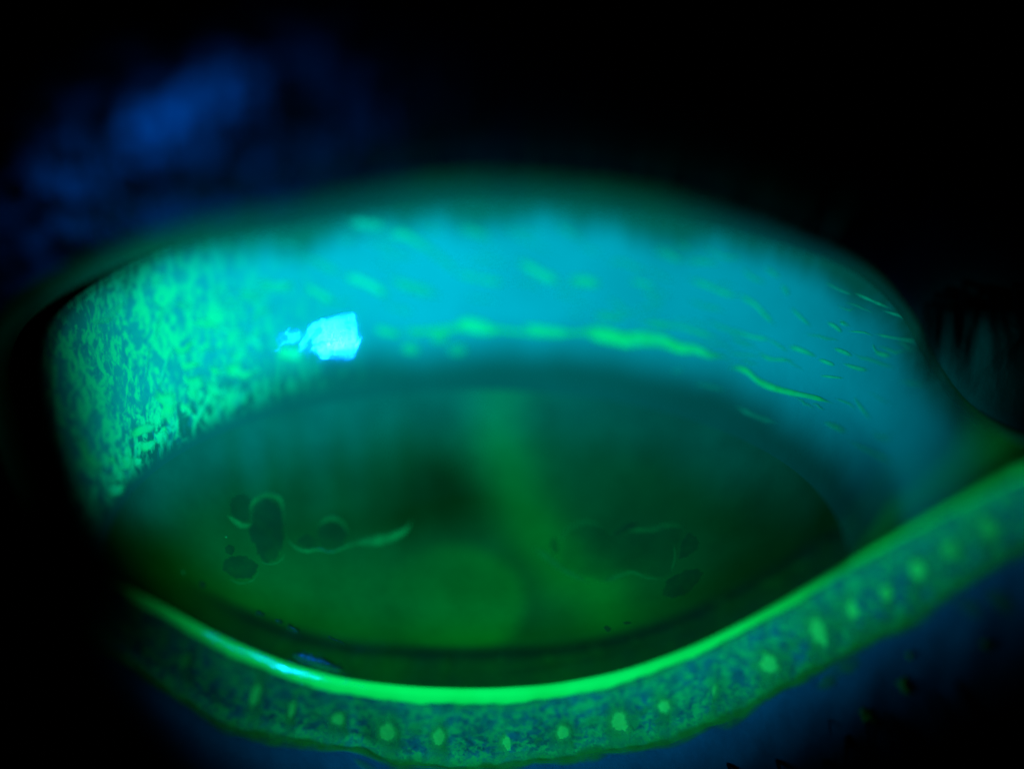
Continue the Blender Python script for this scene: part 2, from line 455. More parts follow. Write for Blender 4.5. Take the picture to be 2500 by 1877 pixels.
# ------------------------------------------------------------------ films lying on a surface
def ribbon(name, pts, wid, surf, mat, parent, amp=1.0, n=None, off=.02, m=9, rag=0.0, taper=.18, soft=1.0):
    p = np.asarray(pts, float)
    L = np.hypot(*np.diff(p, axis=0).T).sum()
    n = n or int(np.clip(L / 14, 6, 160))
    c = spline(p, n)
    tn = np.gradient(c, axis=0); tn /= np.linalg.norm(tn, axis=1, keepdims=True) + 1e-9
    nm = np.stack([-tn[:, 1], tn[:, 0]], 1)
    u = np.linspace(0, 1, n)
    wd = np.interp(u, np.linspace(0, 1, len(np.atleast_1d(wid))), np.atleast_1d(wid))
    s = abs(hash_f(p)) 
    if rag: wd = wd * (1 + rag * wob(u * L, s) * .5)
    ends = smooth(0, taper, u) * smooth(0, taper, 1 - u)
    wd = wd * (.35 + .65 * ends)
    j = np.linspace(-1, 1, m)
    X = c[:, None, 0] + nm[:, None, 0] * j[None] * wd[:, None] / 2
    Y = c[:, None, 1] + nm[:, None, 1] * j[None] * wd[:, None] / 2
    prof = (1 - j**2)[None] * np.ones((n, 1))
    F = surf(X, Y).reshape(X.shape) + .008 + off * prof * ends[:, None]
    al = np.clip(smooth(0, soft, prof) * (ends[:, None]) * amp, 0, 1)
    return mesh_obj(name, pt(X, Y, F).reshape(-1, 3), grid_faces(n, m), mat, parent, {'alpha': al})
def hash_f(p): return int(abs(p[0, 0] * 7 + p[0, 1] * 13 + p[-1, 0] * 3)) % 9973
def patch(name, poly, surf, mat, parent, amp=1.0, off=.015, soft=.45, core=None, n=72, rings=10, rag=.05, base=.010):
    p = np.asarray(poly, float); p = np.vstack([p, p[:1]])
    c = spline(p, n + 1)[:-1]
    if rag:
        rr = 1 + rag * wob(np.arange(n) * 20.0, hash_f(p), ((90, .8), (48, .8), (22, .8), (12, .5)))
        c = c.mean(0) + (c - c.mean(0)) * rr[:, None]
    mid = c.mean(0)
    s = np.linspace(0, 1, rings)
    X = mid[0] + s[:, None] * (c[None, :, 0] - mid[0]); Y = mid[1] + s[:, None] * (c[None, :, 1] - mid[1])
    X[0] += .01 * np.cos(np.arange(n)); Y[0] += .01 * np.sin(np.arange(n))
    F = surf(X, Y).reshape(X.shape) + base + off * (1 - s[:, None]**2)
    e = 1 - s[:, None] + 0 * X
    al = smooth(0, soft, e) * amp
    if core is not None: al = al * (1 - (1 - core) * smooth(soft * .7, soft * 1.7, e))
    return mesh_obj(name, pt(X, Y, F).reshape(-1, 3), grid_faces(rings, n, True), mat, parent, {'alpha': al})
def k2(l): return [(a * K, b_ * K) for a, b_ in l]
def zoomed(x0, y0, s, l): return [(x0 + a / s, y0 + b_ / s) for a, b_ in l]

# bright pools of dye along the edge of the cornea
A = lambda l: zoomed(1300, 500, 2.212, l)
B = lambda l: zoomed(600, 450, 2.765, l)
C = lambda l: zoomed(0, 600, 2.765, l)
pool = [
    (B([(870, 985), (1100, 990), (1300, 985), (1500, 960), (1750, 985), (2000, 1010)]) + A([(330, 690), (600, 730), (850, 785), (1040, 825), (1150, 900)]), [12, 18, 14, 18, 14, 20, 14, 12], .62),
    (A([(-60, 650), (60, 680), (140, 690), (215, 690)]), [20, 30, 32, 18], 1.0),
    (A([(215, 680), (330, 690), (440, 715), (500, 730), (590, 725), (700, 735), (800, 775), (880, 780), (960, 815), (1060, 820)]), [26, 34, 36, 44, 40, 30, 32, 30, 28, 20], 1.0),
    (A([(1045, 885), (1110, 880), (1160, 900), (1210, 945), (1290, 985), (1400, 1015), (1520, 1040), (1640, 1078)]), [14, 20, 20, 22, 19, 15, 13, 8], .9),
    (B([(1410, 945), (1520, 950), (1620, 975), (1715, 1000)]), [26, 46, 44, 16], .95),
    (B([(860, 975), (940, 990), (1050, 1030)]), [18, 26, 10], .55),
    (B([(1240, 1020), (1300, 1025), (1370, 1040)]), [30, 36, 20], .45),
    (B([(1050, 1090), (1110, 1110), (1180, 1125)]), [26, 34, 20], .4),
    (B([(1100, 985), (1160, 1000), (1210, 1010)]), [22, 26, 16], .35),
    (B([(1350, 1110), (1420, 1115), (1500, 1120)]), [24, 34, 20], .3),
    (B([(200, 1120), (280, 1135), (400, 1150)]), [26, 44, 24], .8),
]
for pts_, wd_, am in pool:
    ribbon('dye_streak', pts_, np.array(wd_) * .95, fwd_eye, M_DYE, sclera, min(1, am * 1.2), off=.010, rag=.38, soft=.6)
teeth = [
    C([(1500, 800), (1620, 790), (1660, 850), (1740, 840), (1700, 900), (1640, 920), (1560, 880), (1500, 850)]),
    C([(1240, 880), (1370, 870), (1380, 950), (1320, 1000), (1340, 1070), (1270, 1010), (1250, 950)]),
    C([(1390, 905), (1460, 930), (1500, 970), (1530, 1020), (1470, 1010), (1440, 1030), (1390, 990)]),
    C([(1210, 1050), (1260, 1070), (1310, 1130), (1250, 1110), (1210, 1090)]),
    C([(1050, 960), (1190, 990), (1190, 1090), (1150, 1200), (1080, 1190), (1090, 1080), (1020, 1010)]),
    C([(1010, 1180), (1080, 1200), (1060, 1240), (960, 1280), (880, 1310), (870, 1260), (950, 1200)]),
    C([(1090, 1215), (1130, 1225), (1110, 1260), (1070, 1265)]),
    C([(1000, 1310), (1060, 1300), (1060, 1340), (1010, 1390), (930, 1380), (930, 1340)]),
    C([(910, 1420), (960, 1430), (950, 1490), (910, 1490), (890, 1450)]),
    C([(820, 1400), (880, 1400), (890, 1500), (850, 1530), (820, 1480)]),
    C([(740, 1410), (775, 1420), (770, 1480), (735, 1460)]),
    C([(470, 1270), (540, 1260), (590, 1350), (620, 1430), (690, 1460), (710, 1540), (640, 1560), (580, 1480), (520, 1370)]),
    C([(1150, 690), (1250, 680), (1300, 620), (1300, 680), (1260, 730), (1160, 720)]),
    C([(1300, 500), (1410, 490), (1430, 540), (1340, 550)]),
    C([(1210, 800), (1290, 780), (1370, 800), (1290, 830), (1240, 850)]),
    C([(1400, 820), (1440, 810), (1490, 860), (1450, 880)]),
    C([(700, 1620), (770, 1600), (850, 1610), (830, 1680), (740, 1700)]),
    C([(780, 1490), (820, 1500), (840, 1580), (800, 1600)]),
]
for q in teeth:
    patch('dye_pool', q, fwd_eye, M_DYE, sclera, .8, .02, .6)
# thin streaks of dye in the folds of the conjunctiva
thin = []
for l, wd_, am in [
    ([(1840, 520), (1930, 570), (2020, 620), (2110, 655)], 34, .55), ([(1430, 600), (1540, 630), (1700, 660)], 28, .5),
    ([(660, 620), (740, 640), (820, 670), (900, 715), (970, 760)], 44, .7), ([(410, 690), (490, 735), (580, 790)], 40, .55),
    ([(980, 640), (1080, 680), (1180, 705), (1280, 745)], 34, .4), ([(960, 345), (1070, 345), (1160, 395), (1250, 440)], 42, .5),
    ([(100, 670), (180, 690), (290, 680)], 34, .45), ([(440, 500), (530, 550), (620, 590)], 34, .3),
    ([(720, 260), (830, 275), (930, 290)], 44, .35), ([(1250, 450), (1370, 540), (1430, 590)], 26, .25),
    ([(1460, 310), (1560, 330), (1640, 360)], 34, .25)]: thin.append((B(l), wd_, am))
for l, wd_, am in [
    ([(215, 405), (270, 410), (340, 425)], 38, .75), ([(545, 415), (600, 425), (650, 435)], 26, .5),
    ([(860, 405), (940, 435), (1020, 470), (1100, 495)], 20, .5), ([(1130, 495), (1210, 545), (1250, 590), (1300, 640)], 20, .7),
    ([(1100, 675), (1160, 705), (1260, 725)], 18, .5), ([(570, 645), (690, 645), (800, 660), (900, 690), (1010, 725)], 20, .45),
    ([(350, 600), (420, 605), (490, 610)], 34, .35), ([(1150, 360), (1190, 395), (1240, 415)], 18, .5),
    ([(1400, 770), (1450, 785), (1510, 810)], 24, .8), ([(1640, 780), (1680, 795), (1715, 812)], 18, .6), ([(1560, 840), (1600, 855), (1625, 865)], 20, .6),
    ([(1600, 640), (1630, 655), (1660, 680)], 20, .55), ([(1410, 570), (1450, 610), (1490, 645)], 16, .45),
    ([(1225, 800), (1260, 825), (1370, 838)], 18, .45), ([(1570, 925), (1620, 930), (1665, 935)], 14, .5),
    ([(1700, 865), (1760, 885), (1800, 892)], 16, .5), ([(1860, 800), (1895, 810), (1925, 815)], 28, .5), ([(1730, 685), (1800, 692), (1830, 705)], 12, .45),
    ([(1860, 700), (1930, 715), (2050, 735)], 12, .45), ([(1920, 580), (2000, 605), (2060, 635)], 14, .4), ([(1770, 490), (1850, 525), (1910, 550)], 14, .4),
    ([(1600, 430), (1660, 460), (1710, 480)], 12, .35), ([(680, 260), (740, 280), (790, 300)], 22, .35), ([(850, 305), (920, 305), (990, 315)], 24, .3),
    ([(1270, 350), (1310, 375), (1330, 395)], 16, .35), ([(1350, 440), (1370, 465), (1380, 485)], 18, .35), ([(1745, 1050), (1770, 1090), (1810, 1140)], 14, .5),
    ([(1660, 1055), (1720, 1080), (1740, 1100)], 10, .4), ([(1740, 1290), (1840, 1340), (1930, 1380)], 16, .4), ([(1120, 1100), (1200, 1140), (1290, 1170)], 24, .08),
    ([(1590, 1180), (1640, 1200), (1680, 1220)], 34, .3), ([(760, 900), (790, 895), (810, 885)], 14, .1), ([(900, 970), (980, 985), (1030, 1000)], 20, .06),
    ([(1290, 735), (1330, 760), (1370, 785)], 12, .4), ([(1690, 640), (1660, 632), (1700, 650)], 16, .3), ([(1840, 760), (1850, 785), (1870, 800)], 14, .4)]: thin.append((A(l), wd_, am))
for l, wd_, am in [
    ([(1440, 540), (1500, 570), (1580, 580), (1650, 570)], 26, .5), ([(1080, 940), (1110, 820), (1140, 740), (1170, 700)], 12, .5),
    ([(985, 870), (995, 760), (1010, 690)], 10, .45), ([(1050, 620), (1065, 530), (1090, 430), (1060, 390)], 14, .35),
    ([(1680, 500), (1740, 455), (1830, 420)], 24, .35), ([(1560, 735), (1640, 710), (1710, 760)], 18, .5), ([(1640, 620), (1710, 640), (1770, 690)], 34, .5),
    ([(1030, 260), (1060, 235), (1100, 200)], 44, .3), ([(820, 400), (760, 450), (720, 500)], 26, .3), ([(640, 520), (680, 510), (740, 500)], 28, .3),
    ([(1190, 400), (1230, 395), (1280, 410)], 36, .35), ([(1640, 330), (1680, 340), (1730, 345)], 44, .4), ([(1770, 250), (1860, 275), (1960, 265)], 34, .35)]: thin.append((C(l), wd_, am))
for pts_, wd_, am in thin:
    pts_ = [(2 * pts_[0][0] - pts_[1][0] + .5 * (pts_[1][0] - pts_[0][0]), 1.5 * pts_[0][1] - .5 * pts_[1][1])] + list(pts_) + [(1.5 * pts_[-1][0] - .5 * pts_[-2][0], 1.5 * pts_[-1][1] - .5 * pts_[-2][1])]
    ribbon('thin_dye_streak', pts_, np.array([.5, 1.0, .75, 1.1, .45]) * wd_ * .72, fwd_eye, M_DYE2, sclera, min(1, am * 1.6 + .08), off=.005, m=7, rag=.35, taper=.3, soft=1.0)

# finer wavy lines scattered through the folds
for k_ in range(70):
    x0 = RNG.uniform(500, 2230); top_ = np.interp(x0, [400, 680, 960, 1240, 1700, 2110, 2230], [660, 600, 560, 540, 600, 730, 820])
    bot_ = np.interp(x0, [500, 820, 1160, 1600, 1800, 2000, 2230], [900, 770, 760, 800, 900, 1040, 1150])
    y0 = RNG.uniform(top_, bot_); L_ = RNG.uniform(40, 130); sl = RNG.normal(.38, .16) * np.interp(x0, [500, 900, 2200], [-.3, .7, 1.2])
    t_ = np.linspace(-.5, .5, 6)
    ribbon('thin_dye_streak', np.stack([x0 + L_ * t_, y0 + L_ * t_ * sl + RNG.normal(0, 3.5, 6)], 1), np.array([.6, 1, .8, 1, .5]) * RNG.uniform(7, 14), fwd_eye, M_DYE2, sclera, RNG.uniform(.25, .6), off=.004, m=5, rag=.3, taper=.35)
# gaps and ridges in the tear film on the cornea
D = lambda l: zoomed(400, 1050, 2.765, l)
E = lambda l: zoomed(1100, 1050, 2.458, l)
gaps = [
    D([(590, 620), (600, 530), (660, 470), (730, 455), (785, 500), (800, 600), (815, 700), (790, 830), (740, 890), (660, 870), (600, 780), (570, 700)]),
    D([(400, 880), (480, 845), (590, 860), (635, 920), (600, 990), (530, 1010), (450, 985), (395, 930)]),
    D([(1020, 720), (1060, 640), (1120, 610), (1200, 630), (1245, 690), (1220, 770), (1130, 805), (1050, 790)]),
    D([(440, 560), (500, 610), (570, 610), (590, 520), (560, 430), (470, 440)]),
    D([(410, 790), (440, 770), (480, 800), (460, 840), (420, 830)]),
    D([(235, 1030), (255, 1015), (285, 1040), (260, 1065)]),
    D([(880, 760), (960, 700), (1020, 720), (1040, 790), (950, 795)]),
    E([(640, 700), (700, 600), (790, 555), (880, 560), (940, 630), (1010, 632), (1080, 597), (1180, 600), (1250, 607), (1320, 577), (1400, 590), (1420, 640), (1370, 700), (1350, 780), (1320, 860), (1230, 885), (1170, 880), (1080, 850), (1000, 880), (900, 915), (840, 900), (760, 860), (690, 830), (660, 760)]),
    E([(1265, 970), (1300, 900), (1400, 840), (1520, 850), (1480, 920), (1400, 990), (1320, 1012)]),
    E([(1370, 770), (1380, 680), (1440, 610), (1490, 690), (1440, 750)]),
    E([(960, 635), (1010, 590), (1080, 555), (1130, 560), (1060, 600), (1010, 630)]),
    E([(1210, 585), (1250, 570), (1290, 580), (1250, 600)]),
    E([(590, 680), (620, 640), (650, 700), (630, 745)]),
    E([(915, 1180), (935, 1170), (965, 1195), (945, 1212)]),
    E([(1030, 1155), (1060, 1145), (1085, 1155), (1055, 1165)]),
]
for i, q in enumerate(gaps):
    patch('film_gap', q, fwd_eye, M_FLAKE, cornea, (.48, .46, .30, .32, .5, .5, .34, .18, .42, .4, .5, .6, .35, .6, .5)[i], .004, .16, .85)
ridges = [
    (D([(1245, 775), (1350, 755), (1450, 745), (1560, 715), (1640, 670), (1680, 580)]), [20, 34, 36, 30, 26, 14], .95),
    (D([(815, 690), (845, 750), (900, 800), (960, 818), (1050, 806), (1120, 826), (1200, 800), (1270, 772), (1360, 756)]), [10, 16, 18, 26, 22, 14, 16, 26, 24], .75),
    (D([(420, 570), (480, 615), (540, 650), (600, 630)]), [12, 22, 24, 14], .7),
    (D([(580, 600), (580, 530), (640, 455), (720, 435), (790, 470), (805, 560), (815, 640)]), [10, 14, 20, 22, 16, 12, 8], .6),
    (D([(640, 880), (700, 905), (770, 895), (830, 830)]), [8, 14, 14, 8], .45),
    (D([(1030, 670), (1080, 610), (1140, 595), (1220, 640), (1250, 720)]), [8, 16, 18, 14, 8], .5),
    (D([(420, 990), (520, 1035), (620, 1000), (650, 920)]), [8, 14, 14, 8], .4),
    (E([(640, 700), (700, 600), (790, 555), (880, 560), (940, 640)]), [10, 20, 22, 18, 8], .4),
    (E([(480, 690), (580, 760), (680, 840), (760, 880), (860, 930)]), [14, 30, 30, 26, 14], .5),
    (E([(880, 915), (1000, 880), (1090, 850), (1180, 885), (1290, 890)]), [14, 26, 30, 20, 10], .45),
    (E([(1010, 640), (1100, 600), (1200, 600), (1310, 570), (1400, 590), (1420, 620)]), [8, 18, 20, 26, 24, 10], .4),
    (E([(1330, 650), (1350, 760), (1320, 860)]), [10, 14, 10], .35),
    (D([(120, 940), (132, 960), (138, 980)]), [8, 12, 8], .6), (D([(410, 718), (420, 722), (430, 726)]), [6, 10, 6], .9),
]
for pts_, wd_, am in ridges:
    ribbon('film_ridge', pts_, np.array(wd_) * .62, fwd_eye, M_RIDGE, cornea, am * .8, off=.008, m=7, rag=.55, taper=.25)

# small rolls added above the tear strip, shaped to catch blue glints
for l, rad in ((D([(862, 1512), (980, 1552), (1100, 1588), (1228, 1630)]), 10), (D([(830, 1325), (870, 1340), (915, 1362)]), 7), (D([(750, 1280), (780, 1292), (805, 1300)]), 4), (D([(615, 1225), (645, 1237), (680, 1250)]), 5), (D([(1105, 1392), (1160, 1415), (1230, 1448)]), 3)):
    c_ = spline(l, 26); j = np.linspace(-1, 1, 11)
    wv = rad * (1 + .25 * wob(np.arange(26) * 14.0, 3 + rad)) * smooth(0, .12, np.linspace(0, 1, 26)) * smooth(0, .12, np.linspace(1, 0, 26)) + .3
    X = c_[:, None, 0] - .30 * j[None] * wv[:, None]; Y = c_[:, None, 1] + j[None] * wv[:, None]
    F = fwd_eye(X, Y).reshape(X.shape) - .004 + wv[:, None] * PX * 1.5 * np.sqrt(np.maximum(1 - j**2, 0))[None]
    mesh_obj('glint_roll', pt(X, Y, F).reshape(-1, 3), grid_faces(26, 11), M_ROLL, cornea)

# ------------------------------------------------------------------ lower eyelid
LX = np.arange(-1200, 3900, 12.0)
def f_inner_raw():
    xs = np.arange(-250, 2800, 25.0)
    f = fwd_eye(xs, INN(xs))
    ok = f > 2.0
    xs, f = xs[ok], f[ok]
    kk = np.ones(5) / 5; f = np.convolve(np.pad(f, 2, 'edge'), kk, 'valid')
    for i in range(1, len(xs)):                # the lid bridges to the corner of the eye instead of hugging the globe
        if xs[i] > 1500: f[i] = max(f[i], f[i - 1] - .0037 * 25)
    for i in range(len(xs) - 2, -1, -1):
        if xs[i] < 800: f[i] = max(f[i], f[i + 1] - .0030 * 25)
    for _ in range(6): f[1:-1] = (f[:-2] + 2 * f[1:-1] + f[2:]) / 4
    return xs, f
_xs, _fs = f_inner_raw()
def F_IN(x):
    f = np.interp(x, _xs, _fs)
    f = np.where(x < _xs[0], _fs[0] - .003 * (_xs[0] - x), f)
    f = np.where(x > _xs[-1], _fs[-1] - .003 * (x - _xs[-1]), f)
    return np.maximum(f, 1.0) + .03
def prof_margin(s): return 1.25 * (s - .16 * smooth(.7, 1.05, s))
def fwd_margin(px, py):
    px = np.asarray(px, float); py = np.asarray(py, float)
    s = (py - INN(px)) / (OUTR(px) - INN(px))
    sk = np.maximum(py - OUTR(px), 0)
    return np.where(s <= 1, F_IN(px) + prof_margin(np.clip(s, -.2, 1)), F_IN(px) + prof_margin(1.0) + skin_prof(sk))
def skin_prof(q): return .10 * (1 - np.exp(-q / 25.0)) + .55 * (1 - np.exp(-q / 350.0)) - .0012 * np.maximum(q - 350, 0)

lower = thing('lower_eyelid', 'blue lower eyelid with green dyed margin and a row of bright gland openings', 'eyelid')
S = np.linspace(0, 1, 34)
rows = [pt(LX, INN(LX) + 70, F_IN(LX) - .55), pt(LX, INN(LX) + 14, F_IN(LX) - .06)]
for s in S:
    yy = INN(LX) + s * (OUTR(LX) - INN(LX))
    lump = .025 * wob(LX, 21) * math.sin(math.pi * s) + .03 * wob(LX + 60 * s, 22, ((33, 1), (17, .6))) * s * (1 - s)
    rows.append(pt(LX, yy, F_IN(LX) + prof_margin(s) + lump))
edge = np.concatenate([[0, 0], smooth(.70, .99, S)])
V = np.array(rows)
mesh_obj('lid_margin', V.reshape(-1, 3), grid_faces(len(rows), len(LX)), M_MARGIN, lower, {'edge': np.repeat(edge, len(LX))})
q = np.r_[np.array([-4, 0, 3, 7, 12, 18, 26, 36, 48]), np.linspace(62, 700, 60), np.linspace(740, 1800, 16)]
rows = []
for qq in q:
    lump = .06 * wob(LX + .3 * qq, 31, ((130, 1), (60, .5), (27, .3))) * smooth(0, 120, qq) + .05 * math.sin(qq / 46.) * smooth(20, 200, qq) * np.sin(LX / 300.)
    rows.append(pt(LX, OUTR(LX) + qq, F_IN(LX) + prof_margin(1.0) - .012 + skin_prof(max(qq, 0)) + lump))
V = np.array(rows)
mesh_obj('skin', V.reshape(-1, 3), grid_faces(len(rows), len(LX)), M_SKIN, lower)

# stained line along the outer edge of the margin, in stretches
for x0, x1, am, w0 in [(300, 640, .55, 26), (560, 980, .95, 30), (930, 1240, .75, 28), (1180, 1500, .85, 30), (1450, 1760, .75, 24), (1720, 2060, .85, 30), (2000, 2300, .55, 26), (2260, 2560, .4, 34)]:
    xs = np.linspace(x0, x1, 14)
    ribbon('stained_line', list(zip(xs, OUTR(xs) - 3)), [w0, w0 * 1.2, w0 * .8, w0 * 1.2, w0], fwd_margin, M_LINE, lower, am * .8, off=.03, rag=.6, taper=.15)
# dye that ran over the edge on to the skin
for l, wd_, am in [([(2040, 1640), (2075, 1620), (2100, 1600)], 56, .6), ([(1990, 1680), (2020, 1665), (2050, 1640)], 44, .5),
                   ([(2320, 1470), (2370, 1480), (2400, 1510)], 60, .4), ([(2400, 1440), (2450, 1470), (2480, 1505)], 60, .45), ([(860, 1850), (890, 1868), (930, 1885)], 30, .5)]:
    ribbon('dye_run', l, wd_, fwd_margin, M_LINE, lower, am, off=.03, rag=.3, taper=.35)

# openings of the oil glands with the trails of dye below them
orif = k2([(400,1425),(551,1502),(631,1532),(731,1553),(838,1583),(948,1592),(1101,1602),(1216,1583),(1338,1560),(1434,1527),(1531,1488),(1660,1433),(1768,1365),(1848,1318),(1912,1280),(1980,1230),(2052,1188),(2135,1140)])
osz = [(20,40),(22,58),(16,40),(28,30),(36,46),(28,44),(34,50),(30,34),(36,52),(28,32),(36,44),(44,46),(36,66),(38,56),(32,46),(36,46),(36,38),(32,50)]
oam = [.4,.85,.8,.85,.9,.85,.75,.95,.9,.9,.95,1,.9,.9,.9,.85,.5,.6]
for (ox, oy), (ww, hh), am in zip(orif, osz, oam):
    sl = (INN(ox + 20) - INN(ox - 20)) / 40
    ax = math.atan(sl) * .8
    a = np.linspace(0, 2 * math.pi, 12, endpoint=False)
    r = 1 + .07 * RNG.standard_normal(12)
    ex, ey = ww * .84 * r * np.cos(a), hh * .80 * r * np.sin(a)
    poly = np.stack([ox + ex * math.cos(ax) - ey * math.sin(ax), oy + ex * math.sin(ax) + ey * math.cos(ax)], 1)
    # trail
    ye = OUTR(ox) - 18
    dx = -math.sin(ax) * (ye - oy) * -.35
    ribbon('dye_trail', [(ox, oy - 6), (ox + .4 * dx + RNG.normal(0, 5), oy + .4 * (ye - oy)), (ox + dx + RNG.normal(0, 8), ye)],
           [24, 34 + RNG.random() * 22, 60 + RNG.random() * 40], fwd_margin, M_TAIL, lower, .55 * am + .1, off=.012, rag=.35, taper=.22)
    hal = np.array([ox, oy + 6]) + (poly - [ox, oy]) * 2.2
    patch('dye_halo', hal, fwd_margin, M_TAIL, lower, .85 * am, .015, 1.0)
    o = patch('gland_opening', poly, fwd_margin, M_ORI, lower, min(1, am * 1.3), .02, .45)
# thin cloudy stretches between the openings
for (a_, b_) in zip(orif[4:-1], orif[5:]):
    mx, my = (a_[0] + b_[0]) / 2, (a_[1] + b_[1]) / 2
    if RNG.random() < .75:
        t_ = RNG.uniform(-30, 10)
        ribbon('dye_trail', [(mx - 30, my + t_ + 10), (mx, my + t_), (mx + 26, my + t_ - 22)], [22, 34, 20], fwd_margin, M_TAIL, lower, .3 + .2 * RNG.random(), off=.01, rag=.5, taper=.4)

# second, dim line of tears creeping over the inner edge
for x0, x1, am in [(1400, 1720, .45), (1660, 2060, .6), (2000, 2330, .5), (1000, 1420, .25), (420, 760, .25)]:
    xs = np.linspace(x0, x1, 12)
    ribbon('tear_trace', list(zip(xs, INN(xs) + 10 + 3 * wob(xs, 8))), [14, 26, 24, 28, 16], fwd_margin, M_TAIL, lower, am, off=.02, rag=.2, taper=.3)

# ------------------------------------------------------------------ tear strip along the lower lid
MX = np.arange(190, 2760, 8.0)
A_ = np.linspace(0, math.pi / 2, 16)
Tt = TOP(MX); Bb = INN(MX) + 5 + 1.6 * wob(MX, 12, ((40, 1), (19, .7), (9, .5)))
fT = fwd_eye(MX, Tt)
fT = np.maximum(np.where(fT > 2, fT, F_IN(MX)), F_IN(MX) - .10) + .006
fB = np.maximum(fwd_margin(MX, Bb) + .02, fT + .05)
hT = (Bb - Tt) * PX
rows = [pt(MX, Tt - 7, fwd_eye(MX, Tt - 7) + .003)]
for a in A_:
    p_ = math.sin(a)
    rows.append(pt(MX, Tt + (Bb - Tt) * p_, fT + (fB - fT) * (1 - math.cos(a)) - .55 * hT * p_ * (1 - p_)**2))
rows.append(pt(MX, Bb, fB - .05))
rows.append(pt(MX, Bb + 4, F_IN(MX) - .15))
rows.append(pt(MX, Tt, fT - .12))
rows.append(rows[0])
men = mesh_obj('tear_strip', np.array(rows).reshape(-1, 3), grid_faces(len(rows), len(MX)), M_MEN)
men['label'] = 'bright green strip of tears along the edge of the lower eyelid'
men['category'] = 'tears'

# ------------------------------------------------------------------ upper eyelid
upper = thing('upper_eyelid', 'dark upper eyelid with dim green edge arching over the eyeball', 'eyelid')
tn = np.gradient(UB, axis=0); tn /= np.linalg.norm(tn, axis=1, keepdims=True)
nm = np.stack([tn[:, 1], -tn[:, 0]], 1)               # outwards
fU = fwd_eye(UB[:, 0], UB[:, 1]); fU = np.maximum(fU, 3.0)
for i in range(205, 300): fU[i] = max(fU[i], fU[i - 1] - .0040 * np.hypot(*(UB[i] - UB[i - 1])))
for _ in range(30): fU[1:-1] = (fU[:-2] + 2 * fU[1:-1] + fU[2:]) / 4
fU += np.interp(np.linspace(0, 1, 300), [0, .12, .2, .3, .4, .7, .85, 1], [.2, .8, 1.5, 2.0, 1.6, 1.4, .5, .2])
uu = np.linspace(0, 1, 300)
mw = np.interp(uu, [0, .12, .25, .36, .5, .65, .75, .85, 1], [60, 75, 60, 55, 62, 66, 34, 26, 26])
LT = np.interp(uu, [0, .2, .35, .7, .8, 1], [1.0, 1.2, 2.0, 2.0, .8, .5])
def up_pt(qpx, f): return pt(UB[:, 0] + nm[:, 0] * qpx, UB[:, 1] + nm[:, 1] * qpx, f)
rows = [up_pt(-2, fU - .4)]
SM = np.linspace(0, 1, 16)
for s in SM: rows.append(up_pt(mw * s, fU + LT * np.sin(s * math.pi / 2 * .92) + .015 * wob(uu * 3000, 41) * s))
mesh_obj('lid_margin', np.array(rows).reshape(-1, 3), grid_faces(len(rows), 300), M_UMARG, upper, {'dyed': np.tile(np.clip(np.interp(uu, [0, .22, .33, .5, .64, .72, 1], [.1, .08, .3, .9, 1, .25, .1]), 0, 1), len(rows))})  # dye stain; the rim's dim ends are painted darker as shade
topness = np.clip(-nm[:, 1], 0, 1)
fO = fU + LT * math.sin(math.pi / 2 * .92)
pale = []; dyed = []
qs = np.r_[np.array([-3, 2, 6, 12, 20, 30, 45]), np.linspace(60, 900, 90), np.linspace(930, 1900, 18)]
rows = []
for qq in qs:
    fl = fO - .01 + .12 * (1 - np.exp(-max(qq, 0) / 15.)) - topness * .0016 * max(qq - 10, 0) * np.exp(-max(qq, 0) / 900.) - .0010 * max(qq, 0) * (1 - topness)
    Xq, Yq = UB[:, 0] + nm[:, 0] * (mw + qq), UB[:, 1] + nm[:, 1] * (mw + qq)
    # fold of skin that bulges forward towards the brow, with oblique wrinkles
    fold = 1.5 * gauss(Xq, Yq, 420, 270, 300, 110, -32) + .8 * gauss(Xq, Yq, 840, 190, 120, 60, -20) + .7 * gauss(Xq, Yq, 120, 120, 220, 60, -35)
    along = (Xq * .53 + Yq * .85)
    wr = .16 * np.sin(along / 33 + 1.2 * np.sin(Xq / 170)) * smooth(40, 220, qq) * gauss(Xq, Yq, 350, 220, 420, 260)
    lump = .20 * wob(Xq * .9 + Yq * .4, 51, ((75, 1), (44, .7), (25, .4))) * smooth(60, 250, qq) * gauss(Xq, Yq, 380, 250, 420, 260)
    fl = fl + (fold + wr + lump) * smooth(10, 160, qq)
    rows.append(pt(Xq, Yq, fl))
    dyed.append(np.clip(.8 * gauss(Xq, Yq, 2400, 880, 85, 95), 0, 1))  # lit skin behind the hanging lashes, put into the colour
    pale.append(np.clip(.20 * gauss(Xq, Yq, 230, 260, 380, 210) + .9 * gauss(Xq, Yq, 480, 240, 200, 55, -32) + .35 * gauss(Xq, Yq, 850, 180, 70, 50), 0, 1))  # where the fold catches light, put into the skin colour
mesh_obj('skin', np.array(rows).reshape(-1, 3), grid_faces(len(rows), 300), M_USKIN, upper, {'pale': np.array(pale), 'dyed': np.array(dyed)})

